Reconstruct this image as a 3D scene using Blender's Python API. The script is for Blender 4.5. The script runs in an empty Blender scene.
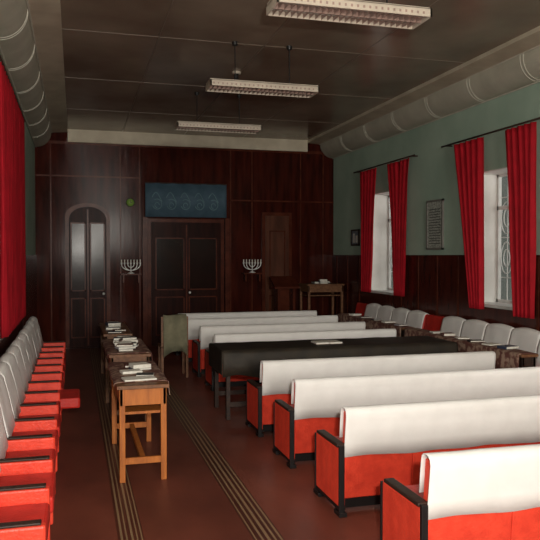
import bpy, bmesh, math, random
from mathutils import Vector, Matrix, noise
random.seed(7)
S=bpy.context.scene
try:
    S.view_settings.view_transform='Standard'
    S.view_settings.look='None'
except Exception: pass

# ---------------- materials ----------------
def mat(name,c1,c2=None,rough=.5,metal=0,scale=8,bump=0,bscale=30,coat=0,stretch=(1,1,1),spec=.5,detail=4,lo=.35,hi=.65):
    m=bpy.data.materials.new(name); m.use_nodes=True
    nt=m.node_tree; b=nt.nodes['Principled BSDF']
    b.inputs['Roughness'].default_value=rough; b.inputs['Metallic'].default_value=metal
    b.inputs['Coat Weight'].default_value=coat; b.inputs['Coat Roughness'].default_value=.12
    b.inputs['Specular IOR Level'].default_value=spec
    tc=nt.nodes.new('ShaderNodeTexCoord'); mp=nt.nodes.new('ShaderNodeMapping')
    mp.inputs['Scale'].default_value=stretch
    nt.links.new(tc.outputs['Object'],mp.inputs['Vector'])
    if c2 is None: c2=tuple(v*.85 for v in c1)
    n=nt.nodes.new('ShaderNodeTexNoise'); n.inputs['Scale'].default_value=scale; n.inputs['Detail'].default_value=detail
    nt.links.new(mp.outputs[0],n.inputs['Vector'])
    r=nt.nodes.new('ShaderNodeValToRGB')
    r.color_ramp.elements[0].position=lo; r.color_ramp.elements[0].color=(*c1,1)
    r.color_ramp.elements[1].position=hi; r.color_ramp.elements[1].color=(*c2,1)
    nt.links.new(n.outputs['Fac'],r.inputs['Fac']); nt.links.new(r.outputs[0],b.inputs['Base Color'])
    if bump:
        n2=nt.nodes.new('ShaderNodeTexNoise'); n2.inputs['Scale'].default_value=bscale; n2.inputs['Detail'].default_value=3
        nt.links.new(mp.outputs[0],n2.inputs['Vector'])
        bp=nt.nodes.new('ShaderNodeBump'); bp.inputs['Strength'].default_value=bump; bp.inputs['Distance'].default_value=.02
        nt.links.new(n2.outputs['Fac'],bp.inputs['Height']); nt.links.new(bp.outputs[0],b.inputs['Normal'])
    return m

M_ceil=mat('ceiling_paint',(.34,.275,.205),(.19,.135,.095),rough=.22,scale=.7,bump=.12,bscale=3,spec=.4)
M_cove=mat('cove_paint',(.54,.52,.42),(.42,.40,.32),rough=.6,scale=2)
M_rib=mat('cove_rib_paint',(.62,.60,.50),rough=.6)
M_band=mat('band_plaster',(.62,.55,.42),(.50,.43,.32),rough=.6,scale=3)
M_green=mat('green_wall_paint',(.41,.53,.43),(.33,.45,.36),rough=.6,scale=1.5,bump=.1,spec=.3)
M_mahog=mat('lacquered_mahogany',(.060,.011,.0065),(.026,.006,.004),rough=.13,scale=3,stretch=(3,3,.4),bump=.05,bscale=1.6,spec=.045)
M_mahog2=mat('dark_mahogany',(.032,.008,.005),(.017,.005,.004),rough=.3,scale=4,stretch=(3,3,.4),spec=.04)
M_pane=mat('dark_cabinet_glass',(.020,.007,.005),(.012,.006,.005),rough=.16,scale=2,bump=.05,bscale=2,spec=.10)
M_trimw=mat('mahogany_trim',(.10,.024,.012),(.06,.014,.008),rough=.25,scale=5,spec=.08)
M_door2=mat('brown_door_wood',(.11,.040,.022),(.065,.023,.013),rough=.3,scale=4,stretch=(3,3,.4),spec=.12)
M_wains=mat('wainscot_wood',(.080,.015,.009),(.044,.009,.006),rough=.22,scale=4,stretch=(3,3,.5),spec=.25)
M_red=mat('red_vinyl',(.86,.072,.036),(.72,.052,.027),rough=.42,scale=12,bump=.2,bscale=60,spec=.35)
M_redd=mat('red_vinyl_old',(.62,.032,.022),(.46,.022,.016),rough=.45,scale=8,bump=.2,bscale=50,spec=.35)
M_white=mat('white_cloth',(.90,.88,.85),(.84,.82,.79),rough=.85,scale=5,bump=.12,bscale=10)
M_black=mat('black_metal',(.012,.010,.010),rough=.45,spec=.3)
M_darkw=mat('dark_worn_wood',(.045,.022,.013),(.02,.012,.01),rough=.5,scale=10,stretch=(1,6,6),spec=.3)
M_orange=mat('orange_wood',(.50,.16,.03),(.34,.10,.02),rough=.45,scale=6,stretch=(4,4,.6),spec=.3)
M_brownw=mat('brown_table_wood',(.22,.10,.045),(.13,.055,.025),rough=.45,scale=6,stretch=(4,1,4),spec=.3)
M_blackcl=mat('black_cloth',(.022,.018,.014),(.040,.030,.020),rough=.6,scale=5,bump=.3,bscale=9,spec=.3)
M_patcl=mat('patterned_tablecloth',(.34,.23,.17),(.13,.05,.04),rough=.7,scale=16,lo=.42,hi=.55,spec=.3)
M_curt=mat('red_curtain_fabric',(.44,.008,.018),(.34,.007,.014),rough=.8,scale=5,bump=.1,bscale=40,spec=.2)
M_plas=mat('white_plaster',(.85,.84,.80),(.76,.75,.70),rough=.6,scale=4)
M_wpaint=mat('white_window_paint',(.75,.75,.72),rough=.4)
M_grille=mat('white_metal_grille',(.75,.75,.72),rough=.4)
M_fix=mat('fixture_enamel',(.66,.57,.46),rough=.4)
M_fixp=mat('fixture_louver',(.42,.28,.23),(.34,.24,.20),rough=.4)
M_tube=mat('fluorescent_tube_glass',(.5,.46,.40),rough=.3)
M_silver=mat('silver_metal',(.85,.85,.82),rough=.4,metal=.25)
M_wax=mat('candle_wax',(.85,.83,.75),rough=.5)
M_paper=mat('paper',(.78,.76,.68),(.66,.63,.55),rough=.8,scale=20)
M_bk=[mat('book_cover_%d'%i,c,rough=.5) for i,c in enumerate([(.04,.05,.09),(.20,.19,.17),(.12,.03,.02),(.40,.40,.42),(.03,.03,.03),(.45,.42,.36)])]
M_banner=mat('banner_cloth',(.075,.125,.17),(.055,.10,.135),rough=.7,scale=6,spec=.2)
M_letter=mat('banner_lettering',(.15,.25,.28),rough=.7,spec=.2)
M_clock=mat('clock_face_green',(.25,.42,.08),rough=.4)
M_jacket=mat('olive_jacket_cloth',(.24,.22,.14),(.14,.135,.085),rough=.9,scale=6,bump=.4,bscale=12)
M_blueimg=mat('picture_print',(.03,.06,.16),(.25,.28,.25),rough=.3,scale=14)
M_docimg=mat('document_print',(.50,.52,.46),(.20,.22,.19),rough=.3,scale=45,lo=.45,hi=.6)
M_seam=mat('seam_paint',(.25,.195,.145),rough=.4)
# glass
M_glass=bpy.data.materials.new('window_glass'); M_glass.use_nodes=True
nt=M_glass.node_tree; nt.nodes.clear()
o=nt.nodes.new('ShaderNodeOutputMaterial'); mx=nt.nodes.new('ShaderNodeMixShader'); t=nt.nodes.new('ShaderNodeBsdfTransparent'); g=nt.nodes.new('ShaderNodeBsdfGlossy')
g.inputs['Roughness'].default_value=.05; mx.inputs[0].default_value=.06
nt.links.new(t.outputs[0],mx.inputs[1]); nt.links.new(g.outputs[0],mx.inputs[2]); nt.links.new(mx.outputs[0],o.inputs[0])
# floor
M_floor=mat('painted_floor_with_runner',(.20,.056,.034),(.13,.036,.023),rough=.4,scale=2.2,bump=.15,bscale=6,stretch=(1,.5,1),spec=.3)
nt=M_floor.node_tree; b=nt.nodes['Principled BSDF']
tc=nt.nodes.new('ShaderNodeTexCoord'); sx=nt.nodes.new('ShaderNodeSeparateXYZ'); nt.links.new(tc.outputs['Object'],sx.inputs[0])
mr=nt.nodes.new('ShaderNodeMapRange'); mr.inputs['From Min'].default_value=.2; mr.inputs['From Max'].default_value=1.4
nt.links.new(sx.outputs['X'],mr.inputs['Value'])
cr=nt.nodes.new('ShaderNodeValToRGB'); cr.color_ramp.interpolation='CONSTANT'
els=cr.color_ramp.elements; els[0].position=0; els[0].color=(0,0,0,1); els.remove(els[1])
lines=[(.27,.28),(.30,.312),(.335,.347),(.365,.377),(.395,.405),(1.09,1.10),(1.125,1.14),(1.165,1.18),(1.205,1.22),(1.245,1.255)]
for a,c in lines:
    e=els.new((a-.2)/1.2); e.color=(1,1,1,1)
    e=els.new((c-.2)/1.2); e.color=(0,0,0,1)
nt.links.new(mr.outputs[0],cr.inputs['Fac'])
base=[n for n in nt.nodes if n.type=='VALTORGB' and n!=cr][0]
cr2=nt.nodes.new('ShaderNodeValToRGB'); cr2.color_ramp.interpolation='CONSTANT'
e2=cr2.color_ramp.elements; e2[0].position=0; e2[0].color=(1,1,1,1); e2[1].position=(.25-.2)/1.2; e2[1].color=(.45,.45,.45,1)
for p,v in ((.415,.8),(1.075,.45),(1.265,1)):
    e=e2.new((p-.2)/1.2); e.color=(v,v,v,1)
nt.links.new(mr.outputs[0],cr2.inputs['Fac'])
mu=nt.nodes.new('ShaderNodeMix'); mu.data_type='RGBA'; mu.blend_type='MULTIPLY'; mu.inputs[0].default_value=1
nt.links.new(base.outputs[0],mu.inputs[6]); nt.links.new(cr2.outputs[0],mu.inputs[7])
m2=nt.nodes.new('ShaderNodeMix'); m2.data_type='RGBA'; nt.links.new(cr.outputs[0],m2.inputs[0]); nt.links.new(mu.outputs[2],m2.inputs[6]); m2.inputs[7].default_value=(.24,.16,.085,1)
nt.links.new(m2.outputs[2],b.inputs['Base Color'])

# ---------------- helpers ----------------
def empty(name,loc=(0,0,0),rz=0):
    o=bpy.data.objects.new(name,None); o.location=loc; o.rotation_euler=(0,0,rz); o.empty_display_size=.1
    S.collection.objects.link(o); return o
def add(name,me,parent=None):
    o=bpy.data.objects.new(name,me); S.collection.objects.link(o)
    if parent: o.parent=parent
    return o
def bbox(bm,lo,hi):
    vs=[bm.verts.new((x,y,z)) for x in (lo[0],hi[0]) for y in (lo[1],hi[1]) for z in (lo[2],hi[2])]
    for f in ((0,1,3,2),(4,6,7,5),(0,4,5,1),(2,3,7,6),(0,2,6,4),(1,5,7,3)):
        bm.faces.new([vs[i] for i in f])
def finish(bm,name,m,parent=None,bevel=0,smooth=False,seg=2):
    bmesh.ops.recalc_face_normals(bm,faces=bm.faces)
    if bevel: 
        bmesh.ops.bevel(bm,geom=list(bm.edges),offset=bevel,segments=seg,profile=.5,affect='EDGES')
    me=bpy.data.meshes.new(name); bm.to_mesh(me); bm.free(); me.materials.append(m)
    if smooth and not bevel:
        for p in me.polygons: p.use_smooth=True
    return add(name,me,parent)
def box(name,lo,hi,m,parent=None,bevel=0,seg=2):
    bm=bmesh.new(); bbox(bm,lo,hi); return finish(bm,name,m,parent,bevel,seg=seg)
def boxes(name,lst,m,parent=None,bevel=0):
    bm=bmesh.new()
    for lo,hi in lst: bbox(bm,lo,hi)
    return finish(bm,name,m,parent,bevel)
def cylbm(bm,p1,p2,r1,r2=None,seg=12):
    if r2 is None:r2=r1
    p1=Vector(p1);p2=Vector(p2);d=p2-p1
    q=Vector((0,0,1)).rotation_difference(d.normalized()).to_matrix().to_4x4()
    bmesh.ops.create_cone(bm,cap_ends=True,segments=seg,radius1=r1,radius2=r2,depth=d.length,matrix=Matrix.Translation((p1+p2)/2)@q)
def cyl(name,p1,p2,r,m,parent=None,r2=None,seg=12):
    bm=bmesh.new(); cylbm(bm,p1,p2,r,r2,seg); return finish(bm,name,m,parent,smooth=True)
def tube(name,pts,r,m,parent=None,cyclic=False):
    cu=bpy.data.curves.new(name,'CURVE'); cu.dimensions='3D'; cu.bevel_depth=r; cu.bevel_resolution=2
    ls=pts if isinstance(pts[0][0],(list,tuple,Vector)) else [pts]
    for l in ls:
        sp=cu.splines.new('POLY'); sp.points.add(len(l)-1)
        for i,p in enumerate(l): sp.points[i].co=(*p,1)
        sp.use_cyclic_u=cyclic
    cu.materials.append(m)
    o=bpy.data.objects.new(name,cu); S.collection.objects.link(o)
    if parent:o.parent=parent
    return o
def extr(name,prof,y0,y1,m,parent=None,smooth=False):
    bm=bmesh.new(); a=[bm.verts.new((x,y0,z)) for x,z in prof]; c=[bm.verts.new((x,y1,z)) for x,z in prof]
    n=len(prof)
    for i in range(n): bm.faces.new((a[i],a[(i+1)%n],c[(i+1)%n],c[i]))
    bm.faces.new(a); bm.faces.new(c[::-1]); return finish(bm,name,m,parent,smooth=smooth)
def drape(name,sect,length,m,parent=None,axis='x',n=70,amp=.006,fs=5,thick=.006,hem=.0,seed=0):
    bm=bmesh.new(); rows=[]
    for i in range(n+1):
        t=length*i/n; r=[]
        for j,(a,z) in enumerate(sect):
            w=noise.noise(Vector((t*fs,a*fs*1.3+seed,z*fs)))*amp
            zz=z
            if j==0 or j==len(sect)-1: zz=z+noise.noise(Vector((t*3+seed,j,0)))*hem
            p=(t,a+w,zz+w*.5) if axis=='x' else (a+w,t,zz+w*.5)
            r.append(bm.verts.new(p))
        rows.append(r)
    for i in range(n):
        for j in range(len(sect)-1):
            bm.faces.new((rows[i][j],rows[i+1][j],rows[i+1][j+1],rows[i][j+1]))
    o=finish(bm,name,m,parent,smooth=True)
    s=o.modifiers.new('thickness','SOLIDIFY'); s.thickness=thick; s.offset=0
    return o

XL,XR,YB,YR,H=-.72,5.3,14.0,-8.0,4.2
# ---------------- room shell ----------------
box('floor',(XL-.4,YR-.2,-.1),(XR+.4,YB+.2,0),M_floor)
box('ceiling',(XL-.4,YR-.2,H),(XR+.4,YB+.2,H+.1),M_ceil)
RW=[(7.22,8.52),(10.75,12.02),(4.0,5.3),(.6,1.9)]; LW=[(7.3,8.7),(3.2,4.6)]
ZS,ZT=1.14,2.92
def wall(name,x0,x1,ops,m):
    ops=sorted(ops); l=[]; y=YR
    for a,b_ in ops:
        l.append(((x0,y,0),(x1,a,H))); l.append(((x0,a,0),(x1,b_,ZS))); l.append(((x0,a,ZT),(x1,b_,H))); y=b_
    l.append(((x0,y,0),(x1,YB,H))); return boxes(name,l,m)
wall('wall_right',XR,XR+.4,RW,M_green)
wall('wall_left',XL-.4,XL,LW,M_green)
box('wall_back',(XL-.4,YB,0),(XR+.4,YB+.2,H),M_mahog)
box('wall_rear',(XL-.4,YR-.2,0),(XR+.4,YR,H),M_green)
def wains(name,x0,x1,ops):
    l=[];y=YR
    for a,b_ in sorted(ops):
        l.append(((x0,y,0),(x1,a-.0,1.8))); l.append(((x0,a,0),(x1,b_,ZS-.03))); y=b_
    l.append(((x0,y,0),(x1,YB,1.8))); return boxes(name,l,M_wains)
wains('trim_wainscot_right',XR-.025,XR,RW)
wains('trim_wainscot_left',XL,XL+.025,LW)
def battens(name,xa,xb,ops):
    l=[]; y=2.3
    while y<13.9:
        if not any(a-.05<y<b_+.05 for a,b_ in ops): l.append(((xa,y,.1),(xb,y+.04,1.78)))
        y+=.6
    boxes(name,l,M_trimw)
battens('trim_battens_right',XR-.035,XR-.025,RW)
box('baseboard_right',(XR-.05,YR,0),(XR-.025,YB-.03,.1),M_trimw)
box('baseboard_left',(XL+.025,YR,0),(XL+.05,YB-.03,.1),M_trimw)
box('baseboard_back',(XL+.05,YB-.03,0),(XR-.05,YB,.12),M_trimw)
def window(i,side,a,b_):
    e=empty('window_%d'%i)
    s=1 if side=='r' else -1; xw=XR if s>0 else XL
    def X(lo,hi): 
        p,q=xw+s*lo,xw+s*hi; return min(p,q),max(p,q)
    x0,x1=X(.0,.40)
    t=.012
    boxes('reveal_lining',[((x0,b_-t,ZS),(x1,b_,ZT)),((x0,a,ZS),(x1,a+t,ZT)),((x0,a,ZT-t),(x1,b_,ZT))],M_plas,e)
    x0,x1=X(-.05,.40); box('sill',(x0,a,ZS-.03),(x1,b_,ZS+.01),M_wpaint,e)
    x0,x1=X(.33,.37); w=.05; mid=(a+b_)/2; zt=ZT-.5
    boxes('frame',[((x0,a,ZS),(x1,a+w,ZT)),((x0,b_-w,ZS),(x1,b_,ZT)),((x0,a,ZS),(x1,b_,ZS+w)),((x0,a,ZT-w),(x1,b_,ZT)),((x0,mid-w/2,ZS),(x1,mid+w/2,zt)),((x0,a,zt),(x1,b_,zt+w))],M_wpaint,e)
    x0,x1=X(.35,.356); box('glass',(x0,a+w,ZS+w),(x1,b_-w,ZT-w),M_glass,e)
    xg=xw+s*.39; pl=[]
    n=8
    for k in range(n+1):
        y=a+.02+(b_-a-.04)*k/n; pl.append([(xg,y,ZS+.01),(xg,y,ZT-.02)])
    for zz in (ZS+.35,ZS+.9,ZS+1.45): pl.append([(xg,a+.02,zz),(xg,b_-.02,zz)])
    for zc in (ZS+.62,ZS+1.17):
        for q in range(4):
            yc=a+.16+(b_-a-.32)*q/3
            for rr in (.13,.07):
                pl.append([(xg,yc+rr*math.cos(th),zc+rr*1.7*math.sin(th)) for th in [math.pi*2*j/14 for j in range(15)]])
    tube('security_grille',pl,.007,M_grille,e)
for i,(a,b_) in enumerate(RW): window(i+1,'r',a,b_)
for i,(a,b_) in enumerate(LW): window(i+5,'l',a,b_)
def cove(name,s):
    xw=XR if s>0 else XL
    e=empty(name)
    prof=[(xw-s*.60,H),(xw-s*.60,H-.05),(xw-s*.30,H-.07)]
    c=(xw-s*.02,H-.07)
    arc=[(c[0]-s*.28*math.cos(t),c[1]-.28*math.sin(t)) for t in [math.pi/2*k/12 for k in range(13)]]
    prof2=prof+[(xw,H-.07),(xw,H)]
    extr('soffit_band',prof2,YR,YB,M_band,e)
    extr('cove_roll',arc+[(xw,c[1]-.28),(xw,c[1])],YR,YB,M_cove,e)
    l=[]
    y=-1
    while y<YB-.1:
        for dy in (0,.06):
            l.append([(c[0]-s*.280*math.cos(t),y+dy+.05*math.sin(t),c[1]-.280*math.sin(t)) for t in [math.pi/2*k/12 for k in range(13)]])
        y+=1.15
    tube('cove_ribs',l,.005,M_rib,e)
    tube('cove_beads',[[(xw-s*.02,YR,c[1]-.285),(xw-s*.02,YB,c[1]-.285)],[(xw-s*.31,YR,c[1]),(xw-s*.31,YB,c[1])]],.010,M_rib,e)
cove('trim_cove_right',1); cove('trim_cove_left',-1)
box('trim_back_band',(XL+.6,YB-.06,H-.24),(XR-.6,YB,H),M_band)
l=[((XL+.6,y,H-.003),(XR-.6,y+.012,H)) for y in [1.5,3.6,5.7,7.8,9.9,12]]+[((x,YR,H-.003),(x+.012,YB-.06,H)) for x in (.9,2.1,3.3)]
boxes('trim_ceiling_seams',l,M_seam)

# ---------------- back wall joinery ----------------
l=[]
for x in [-.45,.85,1.22,3.05,3.5,4.55,5.05]:
    l.append(((x,YB-.012,.12),(x+.025,YB,3.95)))
l.append(((XL,YB-.014,3.92),(XR,YB,3.98))); l.append(((3.05,YB-.012,2.9),(XR,YB,2.93)));l.append(((XL,YB-.012,3.3),(1.22,YB,3.33)))
boxes('trim_back_battens',l,M_trimw)
def doorway(name,x0,x1,zt,arch=True,double=False,leaf=M_mahog2,glazed=False):
    e=empty(name)
    y=YB-.001
    def outline(g,top):
        pts=[(x0+g,.0),(x1-g,.0)]
        cx=(x0+x1)/2; r=(x1-x0)/2-g
        if arch:
            pts+= [(cx+r*math.cos(t),top-.25+(.25)*math.sin(t)) for t in [math.pi*k/16 for k in range(17)]]
        else: pts+=[(x1-g,top),(x0+g,top)]
        return pts
    def prism(pts,ya,yb,m,nm):
        bm=bmesh.new(); a=[bm.verts.new((p[0],ya,p[1])) for p in pts]; c=[bm.verts.new((p[0],yb,p[1])) for p in pts]
        n=len(pts)
        for i in range(n): bm.faces.new((a[i],a[(i+1)%n],c[(i+1)%n],c[i]))
        bm.faces.new(a); bm.faces.new(c[::-1]); finish(bm,nm,m,e)
    prism(outline(0,zt),y-.04,y,M_trimw,'casing')
    prism(outline(.07,zt-.07),y-.055,y-.04,leaf,'leaf')
    cx=(x0+x1)/2
    l=[]; pn=[]
    if double or glazed: l.append(((cx-.015,y-.065,.05),(cx+.015,y-.055,zt-.12)))
    g=.10 if glazed else .15
    cols=[(x0+g,cx-.04),(cx+.04,x1-g)] if (double or glazed) else [(x0+g,x1-g)]
    for a,b_ in cols:
        for z0,z1 in ((.2,.95),(1.1,zt-.4)):
            t=.025
            l+=[((a,y-.068,z0),(b_,y-.055,z0+t)),((a,y-.068,z1),(b_,y-.055,z1+t)),((a,y-.068,z0),(a+t,y-.055,z1)),((b_-t,y-.068,z0),(b_,y-.055,z1+t))]
            if z0>1: pn.append(((a+t,y-.059,z0+t),(b_-t,y-.055,z1)))
    boxes('panel_moulding',l,M_trimw,e)
    if glazed or double: boxes('panes',pn,M_pane,e)
    bm=bmesh.new(); bmesh.ops.create_uvsphere(bm,u_segments=12,v_segments=8,radius=.025,matrix=Matrix.Translation((cx+(.06 if double else (x1-x0)/2-.13),y-.09,1.05)))
    finish(bm,'knob',M_silver,e,smooth=True)
doorway('glass_fronted_cabinet',-.18,.66,2.8,glazed=True)
doorway('holy_ark_cabinet',1.38,2.92,2.52,arch=False,double=True)
doorway('door_1',3.72,4.36,2.68,arch=False,leaf=M_door2)
boxes('trim_ark_columns',[((1.28,YB-.12,0),(1.37,YB,2.54)),((2.93,YB-.12,0),(3.02,YB,2.54))],M_trimw)

# banner
e=empty('wall_banner')
bm=bmesh.new(); n=30
for r in range(2):
    for i in range(n+1): bm.verts.new((1.33+1.62*i/n,YB-.14+.008*math.sin(i*1.1),3.21 if r else 2.55))
bm.verts.ensure_lookup_table()
for i in range(n): bm.faces.new([bm.verts[k] for k in (i,i+1,n+2+i,n+1+i)])
oo=finish(bm,'cloth',M_banner,e,smooth=True); sm=oo.modifiers.new('t','SOLIDIFY'); sm.thickness=.005
l=[]
yy=YB-.153
for k in range(5):
    cx=1.56+.28*k; cz=2.80
    l.append([(cx+.09*math.cos(t),yy,cz+.10*math.sin(t)) for t in [math.pi*(-.9)+math.pi*1.6*j/18 for j in range(19)]])
    l.append([(cx-.10+.20*j/8,yy,cz+.13+.10*math.sin(math.pi*1.3*j/8)) for j in range(9)])
    l.append([(cx+.045*math.cos(t),yy,cz-.02+.05*math.sin(t)) for t in [math.pi*2*j/12 for j in range(10)]])
tube('lettering',l,.008,M_letter,e)
tube('hanging_rod',[(1.32,YB-.14,3.215),(2.96,YB-.14,3.215)],.012,M_darkw,e)
boxes('rod_brackets',[((1.36,YB-.14,3.205),(1.38,YB,3.225)),((2.88,YB-.14,3.205),(2.90,YB,3.225))],M_darkw,e)
e=empty('wall_clock',(1.05,YB,2.83))
cyl('rim',(0,-.03,0),(0,0,0),.085,M_black,e,seg=24); cyl('face',(0,-.034,0),(0,-.03,0),.072,M_clock,e,seg=24)
boxes('hands',[((-.004,-.038,0),(.004,-.034,.055)),((0,-.038,-.004),(.04,-.034,.004))],M_black,e)

def menorah(x):
    sh=empty('wall_shelf',(x,YB,1.44)); box('board',(-.20,-.24,-.03),(.20,0,0),M_trimw,sh)
    boxes('brackets',[((-.16,-.18,-.18),(-.13,-.013,-.03)),((.13,-.18,-.18),(.16,-.013,-.03))],M_trimw,sh)
    e=empty('menorah',(x,YB-.12,1.44))
    cyl('base',(0,0,0),(0,0,.025),.07,M_silver,e,r2=.03,seg=20)
    cyl('stem',(0,0,.02),(0,0,.21),.011,M_silver,e)
    l=[]
    for r in (.06,.12,.18): l.append([(r*math.cos(t),0,.18+min(r,.12)*math.sin(t)) for t in [-math.pi*k/16 for k in range(17)]])
    tube('arms',l,.009,M_silver,e)
    bm=bmesh.new(); bc=bmesh.new()
    for r in (-.18,-.12,-.06,0,.06,.12,.18):
        cylbm(bm,(r,0,.175),(r,0,.21),.012,.022); cylbm(bc,(r,0,.21),(r,0,.27),.010)
    finish(bm,'cups',M_silver,e); finish(bc,'candles',M_wax,e)
menorah(1.05); menorah(3.49)

# ---------------- pews ----------------
PX,PL=1.74,2.70
pewmesh={}
def pew(y):
    e=empty('pew',(PX,y,0))
    if pewmesh:
        for k,(me,mods) in pewmesh.items():
            o=add(k,me,e)
            if mods: s=o.modifiers.new('thickness','SOLIDIFY'); s.thickness=.006; s.offset=0
        return e
    L=PL; parts=[]
    bm=bmesh.new(); n=5
    for k in range(n):
        a=.055+(L-.11)*k/n; b_=.055+(L-.11)*(k+1)/n
        pts=[(.07,.10),(.14,.10),(.08,.715),(.012,.715)]
        A=[bm.verts.new((a+.001,p[0],p[1])) for p in pts]; B=[bm.verts.new((b_-.001,p[0],p[1])) for p in pts]
        for i in range(4): bm.faces.new((A[i],A[(i+1)%4],B[(i+1)%4],B[i]))
        bm.faces.new(A); bm.faces.new(B[::-1])
    parts.append(finish(bm,'backrest',M_red,e,bevel=.007))
    sect=[(.030,.405),(.022,.50),(.012,.58),(.001,.66),(-.003,.70),(.003,.728),(.020,.742),(.045,.747),(.072,.742),(.090,.728),(.098,.70),(.108,.62),(.118,.52)]
    parts.append(drape('white_cover',[(a-.006,z) for a,z in sect],L-.08,M_white,e,n=110,amp=.004,fs=5,hem=.012))
    for v in parts[-1].data.vertices: v.co.x+=.04
    bm=bmesh.new()
    for k in range(n):
        a=.08+(L-.16)*k/n; b_=.08+(L-.16)*(k+1)/n
        bbox(bm,(a+.01,.16,.36),(b_-.01,.50,.43))
    parts.append(finish(bm,'seat_cushions',M_redd,e,bevel=.018))
    bm=bmesh.new()
    for a in (0,L-.05): bbox(bm,(a,.025,.06),(a+.05,.50,.47))
    parts.append(finish(bm,'end_panels',M_red,e,bevel=.012))
    l=[]
    for a in (0,L-.05):
        l+=[((a-.003,.0,.0),(a+.035,.025,.49)),((a-.003,.50,.0),(a+.045,.52,.46))]
        l+=[((a-.006,-.01,.0),(a+.05,.10,.03)),((a-.006,.42,.0),(a+.05,.54,.03)),((a+.0,.02,.04),(a+.05,.5,.06))]
    parts.append(boxes('metal_frame',l,M_black,e,bevel=.003))
    l=[]
    for a in (-.01,L-.055): l.append(((a,.03,.472),(a+.065,.46,.495)))
    parts.append(boxes('armrests',l,M_darkw,e,bevel=.007))
    l=[((.55+.52*k,.15,0),(.58+.52*k,.45,.36)) for k in range(4)]
    l+=[((.05,.085,.03),(L-.05,.13,.095))]
    parts.append(boxes('under_frame',l,M_black,e))
    for p in parts: pewmesh[p.name]=(p.data,len(p.modifiers)>0)
for y in (3.28,4.46,5.6,6.66,9.1,10.2,11.4,12.5): pew(y)

# ---------------- wall theatre seats ----------------
def seatrow(x,y0,n,rz,nocover=(),down=()):
    e=empty('theater_seat_row',(x,y0,0),rz)
    P=.55; bm=bmesh.new(); bs=bmesh.new(); bl=bmesh.new(); ba=bmesh.new(); bw=bmesh.new()
    for k in range(n+1):
        a=k*P
        bbox(bm,(a-.03,-.52,.12),(a+.03,-.12,.53))
        bbox(ba,(a-.028,-.50,.532),(a+.028,-.20,.545))
        bbox(bl,(a-.028,-.50,0),(a+.028,-.46,.13)); bbox(bl,(a-.028,-.18,0),(a+.028,-.10,.13))
    for k in range(n):
        a=k*P+.035; b_=(k+1)*P-.035
        f=-.70 if k in down else -.54+random.uniform(0,.03)
        bbox(bs,(a,f,.36),(b_,-.14,.46))
        pts=[(-.14,.40),(-.20,.42),(-.10,.90),(-.04,.90)]
        A=[bw.verts.new((a,p[0],p[1])) for p in pts]; B=[bw.verts.new((b_,p[0],p[1])) for p in pts]
        for i in range(4): bw.faces.new((A[i],A[(i+1)%4],B[(i+1)%4],B[i]))
        bw.faces.new(A); bw.faces.new(B[::-1])
        if k not in nocover:
            s=[(-.215,.50),(-.19,.62),(-.165,.74),(-.14,.86),(-.13,.90),(-.11,.925),(-.08,.935),(-.055,.925),(-.035,.90),(-.030,.86),(-.03,.75)]
            o=drape('seat_cover_%d'%k,s,P-.002,M_white,e,n=16,amp=.008,fs=6,hem=.02,seed=k*3)
            for v in o.data.vertices:
                u=v.co.x/P
                if v.co.z>.8: v.co.z-=.02*(2*u-1)**2*1.5
                v.co.x+=k*P+.001
    finish(bm,'dividers',M_red,e,bevel=.012); finish(bs,'seats',M_redd,e,bevel=.02)
    finish(ba,'arm_caps',M_darkw,e,bevel=.005); finish(bl,'legs',M_black,e); finish(bw,'backrests',M_redd,e,bevel=.012)
    return e
seatrow(XL+.06,2.35,15,math.pi/2,down=(8,))
seatrow(XR-.06,12.35,15,-math.pi/2,nocover=(0,5))

# ---------------- tables ----------------
def wood_table(name,x0,x1,y0,y1,h=.77,mw=M_orange,shelf=True,top=M_brownw):
    e=empty(name)
    box('top',(x0,y0,h-.03),(x1,y1,h),top,e,bevel=.004)
    i=.02; w=.045
    boxes('legs',[((x0+i,y0+i,0),(x0+i+w,y0+i+w,h-.03)),((x1-i-w,y0+i,0),(x1-i,y0+i+w,h-.03)),((x0+i,y1-i-w,0),(x0+i+w,y1-i,h-.03)),((x1-i-w,y1-i-w,0),(x1-i,y1-i,h-.03))],mw,e,bevel=.003)
    a=h-.16
    boxes('apron',[((x0+i,y0+i+.005,a),(x1-i,y0+i+.025,h-.03)),((x0+i,y1-i-.025,a),(x1-i,y1-i-.005,h-.03)),((x0+i+.005,y0+i,a),(x0+i+.025,y1-i,h-.03)),((x1-i-.025,y0+i,a),(x1-i-.005,y1-i,h-.03))],mw,e)
    xm=(x0+x1)/2
    boxes('stretchers',[((x0+i,y0+i+.01,.14),(x1-i,y0+i+.035,.19)),((x0+i,y1-i-.035,.14),(x1-i,y1-i-.01,.19)),((xm-.02,y0+i+.02,.145),(xm+.02,y1-i-.02,.185))],mw,e)
    if shelf: box('under_shelf',(x0+i+.03,y0+i+.05,h-.24),(x1-i-.03,y1-i-.05,h-.22),mw,e)
    return e
def tcloth(e,x0,x1,y0,y1,h,drop,m,name='tablecloth',dl=.03):
    z=h+.006
    s=[(x0-.015,z-dl),(x0-.012,z-.01),(x0+.02,z)]+[(x0+.02+(x1-x0-.04)*k/5,z) for k in range(1,6)]+[(x1+.012,z-.01),(x1+.016,z-drop*.5),(x1+.022,z-drop)]
    o=drape(name,s,y1-y0,m,e,axis='y',n=60,amp=.004,fs=7,hem=.05)
    for v in o.data.vertices: v.co.y+=y0
    return o
e=wood_table('wooden_desk',.31,.72,5.58,6.85); tcloth(e,.31,.72,5.72,6.8,.77,.12,M_patcl)
e=wood_table('wooden_desk',.33,.76,7.35,8.75,mw=M_brownw); tcloth(e,.33,.76,7.4,8.7,.77,.2,M_patcl)
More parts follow.
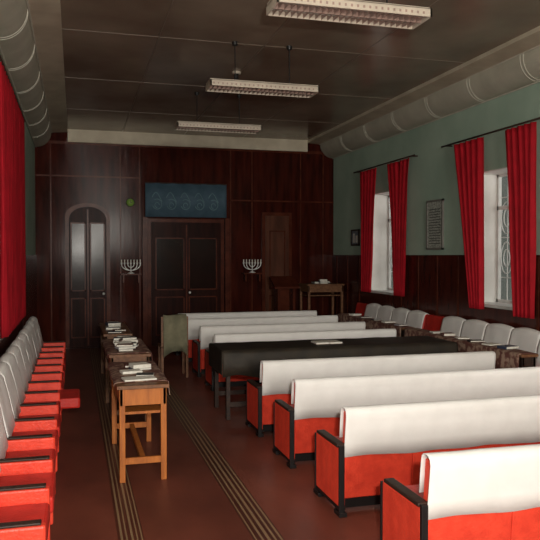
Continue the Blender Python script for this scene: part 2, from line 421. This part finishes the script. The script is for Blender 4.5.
wood_table('wooden_desk',.35,.72,9.3,10.9,mw=M_brownw)
def books(name,x,y,z,n,spread=(.12,.2),stack=3,rnd=1,sheet=None):
    rr=random.Random(rnd); e=empty(name,(x,y,z))
    for i in range(n):
        bx=rr.uniform(-spread[0],spread[0]); by=-spread[1]+2*spread[1]*(i+.5)/n; zz=0
        for j in range(rr.randint(1,stack)):
            w,d,t=rr.uniform(.07,.095),rr.uniform(.055,.07),rr.uniform(.012,.035)
            o1=box('cover_%d_%d'%(i,j),(-w,-d,0),(w,d,t),rr.choice(M_bk+[M_paper,M_paper]),e,bevel=.002)
            o2=box('pages_%d_%d'%(i,j),(-w+.004,-d-.001,.003),(w+.002,d+.001,t-.003),M_paper,e)
            rz=rr.uniform(-.3,.3)
            for q in (o1,o2): q.location=(bx,by,zz); q.rotation_euler=(0,0,rz)
            zz+=t
    if sheet:
        o=box('open_pages',(-.13,-.08,0),(.13,.08,.012),M_paper,e); o.location=sheet; o.rotation_euler=(0,0,.12)
    return e
books('book_pile',.50,6.22,.782,4,(.07,.34),2,rnd=2,sheet=(.0,-.42,0))
books('book_pile',.54,8.0,.782,6,(.06,.5),3,rnd=3)
books('book_pile',.53,10.0,.771,6,(.05,.6),3,rnd=4)
# black covered long table
TX,TY0,TY1,TH=1.56,7.42,8.15,.745
e=wood_table('cloth_covered_table',TX,4.35,TY0,TY1,h=TH,mw=M_darkw,shelf=False,top=M_darkw)
s=[(TY0-.03,.47),(TY0-.025,.60),(TY0-.02,TH-.02),(TY0,TH+.01)]+[(TY0+(TY1-TY0)*k/6,TH+.01) for k in range(1,7)]+[(TY1+.02,TH-.02),(TY1+.025,.62),(TY1+.03,.5)]
o=drape('black_tablecloth',s,4.38-TX+.03,M_blackcl,e,n=100,amp=.01,fs=4,hem=.05)
for v in o.data.vertices: v.co.x+=TX-.03
bm=bmesh.new(); bbox(bm,(TX-.038,TY0-.02,.50),(TX-.032,TY1+.02,TH+.005)); finish(bm,'tablecloth_end',M_blackcl,e)
e=empty('open_book',(2.85,7.75,TH+.02)); boxes('pages',[((-.16,-.1,0),(-.004,.1,.018)),((.004,-.1,0),(.16,.1,.018))],M_paper,e); box('cover',(-.165,-.105,-.003),(.165,.105,0),M_bk[2],e)
# right narrow desks with cloth
for a,b_ in ((6.3,9.0),(9.05,11.6)):
    e=wood_table('wooden_desk',4.475,4.68,a,b_,h=.76,mw=M_darkw,shelf=False)
    tcloth(e,4.475,4.68,a+.03,b_-.03,.76,.03,M_patcl,dl=.25)
books('book_pile',4.585,7.5,.772,6,(.01,.95),1,rnd=5)
books('book_pile',4.585,10.2,.772,5,(.01,1.1),1,rnd=8)
e=wood_table('reading_stand',4.42,5.2,13.1,13.7,h=1.22,mw=M_brownw,shelf=True,top=M_brownw)
books('book_pile',4.82,13.4,1.225,4,(.25,.18),4,rnd=9)
# lectern
e=empty('lectern',(4.05,13.45,0))
box('base',(-.22,-.2,0),(.22,.2,.05),M_mahog2,e); boxes('body',[((-.18,-.14,.05),(-.13,.14,1.14)),((.13,-.14,.05),(.18,.14,1.14)),((-.13,.10,.05),(.13,.13,1.14))],M_trimw,e)
bm=bmesh.new(); pts=[(-.2,1.13),(.2,1.33),(.2,1.37),(-.2,1.17)]
A=[bm.verts.new((-.26,p[0],p[1])) for p in pts]; B=[bm.verts.new((.26,p[0],p[1])) for p in pts]
for i in range(4): bm.faces.new((A[i],A[(i+1)%4],B[(i+1)%4],B[i]))
bm.faces.new(A); bm.faces.new(B[::-1]); finish(bm,'sloped_top',M_trimw,e)
# chair with jacket
e=empty('wooden_chair',(1.20,10.2,0))
boxes('legs',[((0,0,0),(.035,.035,.9)),((.36,0,0),(.395,.035,.9)),((0,.36,0),(.035,.395,.44)),((.36,.36,0),(.395,.395,.44))],M_brownw,e)
box('seat',(-.005,.0,.44),(.40,.41,.47),M_brownw,e,bevel=.008)
boxes('back_slats',[((.035,.005,.82),(.36,.03,.9)),((.035,.005,.62),(.36,.03,.68))],M_brownw,e)
o=drape('draped_jacket',[(-.035,.33),(-.05,.5),(-.03,.65),(-.025,.82),(-.01,.915),(.02,.925),(.045,.91),(.06,.8),(.07,.6)],.34,M_jacket,e,n=30,amp=.05,fs=9,hem=.14)
for v in o.data.vertices: v.co.x+=.03+.10*max(0,(.95-v.co.z))*math.sin(v.co.x*9)

# ---------------- curtains ----------------
def curtain(x,yt,yb,z0,z1,folds=7,amp=.028,pinch=0,seed=0):
    bm=bmesh.new(); nu,nv=90,26; R=[]
    for j in range(nv+1):
        v=j/nv; z=z1+(z0-z1)*v; r=[]
        a=yt[0]+(yb[0]-yt[0])*v; c=yt[1]+(yb[1]-yt[1])*v
        mid=(a+c)/2; k=1-pinch*math.sin(math.pi*v)
        a=mid+(a-mid)*k; c=mid+(c-mid)*k
        for i in range(nu+1):
            u=i/nu; w=noise.noise(Vector((u*4,v*1.5,seed)))*.6
            am=amp*(.7+.5*v)
            r.append(bm.verts.new((x+am*math.sin(2*math.pi*folds*u+w*3+seed)+.01*w,a+(c-a)*u+.01*w*v,z)))
        R.append(r)
    for j in range(nv):
        for i in range(nu): bm.faces.new((R[j][i],R[j][i+1],R[j+1][i+1],R[j+1][i]))
    o=finish(bm,'curtain',M_curt,None,smooth=True); s=o.modifiers.new('t','SOLIDIFY'); s.thickness=.003
def rod(x,y0,y1,z,xw):
    e=empty('curtain_rod'); cyl('rod',(x,y0,z),(x,y1,z),.012,M_darkw,e)
    boxes('brackets',[((min(x,xw),y0+.1,z-.01),(max(x,xw),y0+.12,z+.01)),((min(x,xw),y1-.12,z-.01),(max(x,xw),y1-.1,z+.01))],M_darkw,e)
xc=XR-.11
curtain(xc,(8.18,8.92),(8.16,8.46),1.08,3.36,seed=1,folds=5)
curtain(xc,(7.08,7.70),(7.08,7.46),1.05,3.36,seed=2,folds=5)
curtain(xc,(11.55,12.3),(11.78,12.2),1.12,3.36,seed=3,folds=5)
curtain(xc,(10.25,11.08),(10.45,10.78),1.12,3.36,seed=4,pinch=.12,folds=5)
rod(xc,6.85,9.25,3.385,XR); rod(xc,10.1,12.6,3.385,XR)
curtain(xc,(3.45,3.95),(3.45,3.95),1.12,3.36,seed=5,folds=5); curtain(xc,(5.35,5.8),(5.35,5.8),1.12,3.36,seed=6,folds=5); rod(xc,3.3,6.0,3.385,XR)
curtain(xc,(.1,.55),(.1,.55),1.12,3.36,seed=7,folds=5); curtain(xc,(1.95,2.4),(1.95,2.4),1.12,3.36,seed=8,folds=5); rod(xc,0,2.55,3.385,XR)
xl=XL+.10
curtain(xl,(6.6,9.35),(6.7,9.2),1.05,3.5,folds=16,seed=9); rod(xl,6.5,9.6,3.525,XL)
curtain(xl,(2.7,3.15),(2.7,3.15),1.05,3.5,folds=5,seed=10); curtain(xl,(4.65,5.1),(4.65,5.1),1.05,3.5,folds=5,seed=11); rod(xl,2.6,5.2,3.525,XL)

# ---------------- framed things ----------------
def frame(name,y0,y1,z0,z1,mi,mf=M_silver):
    e=empty(name); t=.03
    boxes('frame',[((XR-.03,y0,z0),(XR,y0+t,z1)),((XR-.03,y1-t,z0),(XR,y1,z1)),((XR-.03,y0,z0),(XR,y1,z0+t)),((XR-.03,y0,z1-t),(XR,y1,z1))],mf,e)
    box('print',(XR-.02,y0+t,z0+t),(XR-.005,y1-t,z1-t),mi,e)
    m=(t+.05)
    if mi==M_docimg:
        boxes('text_block',[((XR-.022,y0+m,z0+.09+.04*k),(XR-.02,y1-m,z0+.10+.04*k)) for k in range(int((z1-z0-.2)/.04))],M_black,e)
    else:
        boxes('figures',[((XR-.022,y0+.08,z0+.06),(XR-.02,y0+.18,z0+.2)),((XR-.022,y0+.22,z0+.06),(XR-.02,y0+.3,z0+.24))],M_wax,e)
frame('framed_document',9.36,9.86,1.88,2.64,M_docimg,mf=M_bk[1])
frame('framed_picture',12.55,12.95,1.98,2.30,M_blueimg,M_darkw)

# ---------------- light fixtures ----------------
def fixture(x,y,z):
    e=empty('fluorescent_light_fixture',(x,y,z)); L=.63; W=.16
    box('housing',(-L,-W+.03,.03),(L,W-.03,.065),M_fix,e,bevel=.006)
    boxes('side_rails',[((-L,-W,-.02),(L,-W+.012,.045)),((-L,W-.012,-.02),(L,W,.045)),((-L,-W,-.02),(-L+.015,W,.045)),((L-.015,-W,-.02),(L,W,.045)),((-L,-W,.04),(L,-W+.05,.045)),((-L,W-.05,.04),(L,W,.045))],M_fix,e)
    boxes('louvers',[((-L+.05*k,-W+.012,-.018),(-L+.05*k+.004,W-.012,.03)) for k in range(1,25)]+[((-L+.015,-.004,-.018),(L-.015,.004,.03))],M_fixp,e)
    boxes('side_slots',[((-L+.03+.05*k,-W-.002,-.002),(-L+.045+.05*k,-W,.018)) for k in range(24)],M_fixp,e)
    bm=bmesh.new(); cylbm(bm,(-L+.03,-.08,.012),(L-.03,-.08,.012),.013); cylbm(bm,(-L+.03,.08,.012),(L-.03,.08,.012),.013); finish(bm,'tubes',M_tube,e,smooth=True)
    bm=bmesh.new()
    for a in (-.32,.32): cylbm(bm,(a,0,.06),(a,0,H-z-.001),.006); cylbm(bm,(a,0,H-z-.04),(a,0,H-z-.001),.03,.035)
    finish(bm,'suspension_rods',M_black,e)
for y in (5.13,7.75,10.3): fixture(2.07,y,3.68)
e=empty('ceiling_lamp_socket',(2.05,9.0,H)); cyl('rose',(0,0,-.03),(0,0,-.001),.06,M_fix,e); cyl('socket',(0,0,-.10),(0,0,-.03),.03,M_black,e)

# ---------------- camera ----------------
cam=bpy.data.cameras.new('camera'); co=bpy.data.objects.new('camera',cam); S.collection.objects.link(co)
cam.sensor_width=36; cam.lens=36*700/540
co.location=(0,0,1.8)
co.rotation_euler=(math.pi/2-math.atan(15/700),0,-math.atan(195/700))
S.camera=co

# ---------------- lights ----------------
def area(name,loc,target,sx,sy,P,col,spread=math.pi):
    l=bpy.data.lights.new(name,'AREA'); l.shape='RECTANGLE'; l.size=sx; l.size_y=sy; l.energy=P; l.color=col; l.spread=spread
    o=bpy.data.objects.new(name,l); S.collection.objects.link(o); o.location=loc
    o.rotation_euler=(Vector(target)-Vector(loc)).to_track_quat('-Z','Y').to_euler(); return o
area('rear_window_daylight',(1.4,-7.8,3.0),(2.3,10,1.2),2.4,1.8,640,(1,.94,.85))
area('camera_flash',(.15,-.15,2.05),(2.2,8,1.7),.12,.08,150,(1,.95,.87))
for k,(a,b_) in enumerate(RW):
    near=k>1
    area('daylight_through_window',(XR+1.0,(a+b_)/2-(0 if near else .7),2.3),(XR,(a+b_)/2+(0 if near else .2),1.9),1.2,1.4,60 if near else 16,(1,.97,.92))
area('daylight_through_window',(XL-.9,8.0,2.4),(XL,8,2.0),1.3,1.6,20,(1,.97,.93))
area('daylight_through_window',(XL-.9,3.9,2.4),(XL,4.2,2.1),1.3,1.6,45,(1,.97,.93))
w=bpy.data.worlds.new('world'); S.world=w; w.use_nodes=True
w.node_tree.nodes['Background'].inputs[0].default_value=(.12,.14,.12,1); w.node_tree.nodes['Background'].inputs[1].default_value=.6
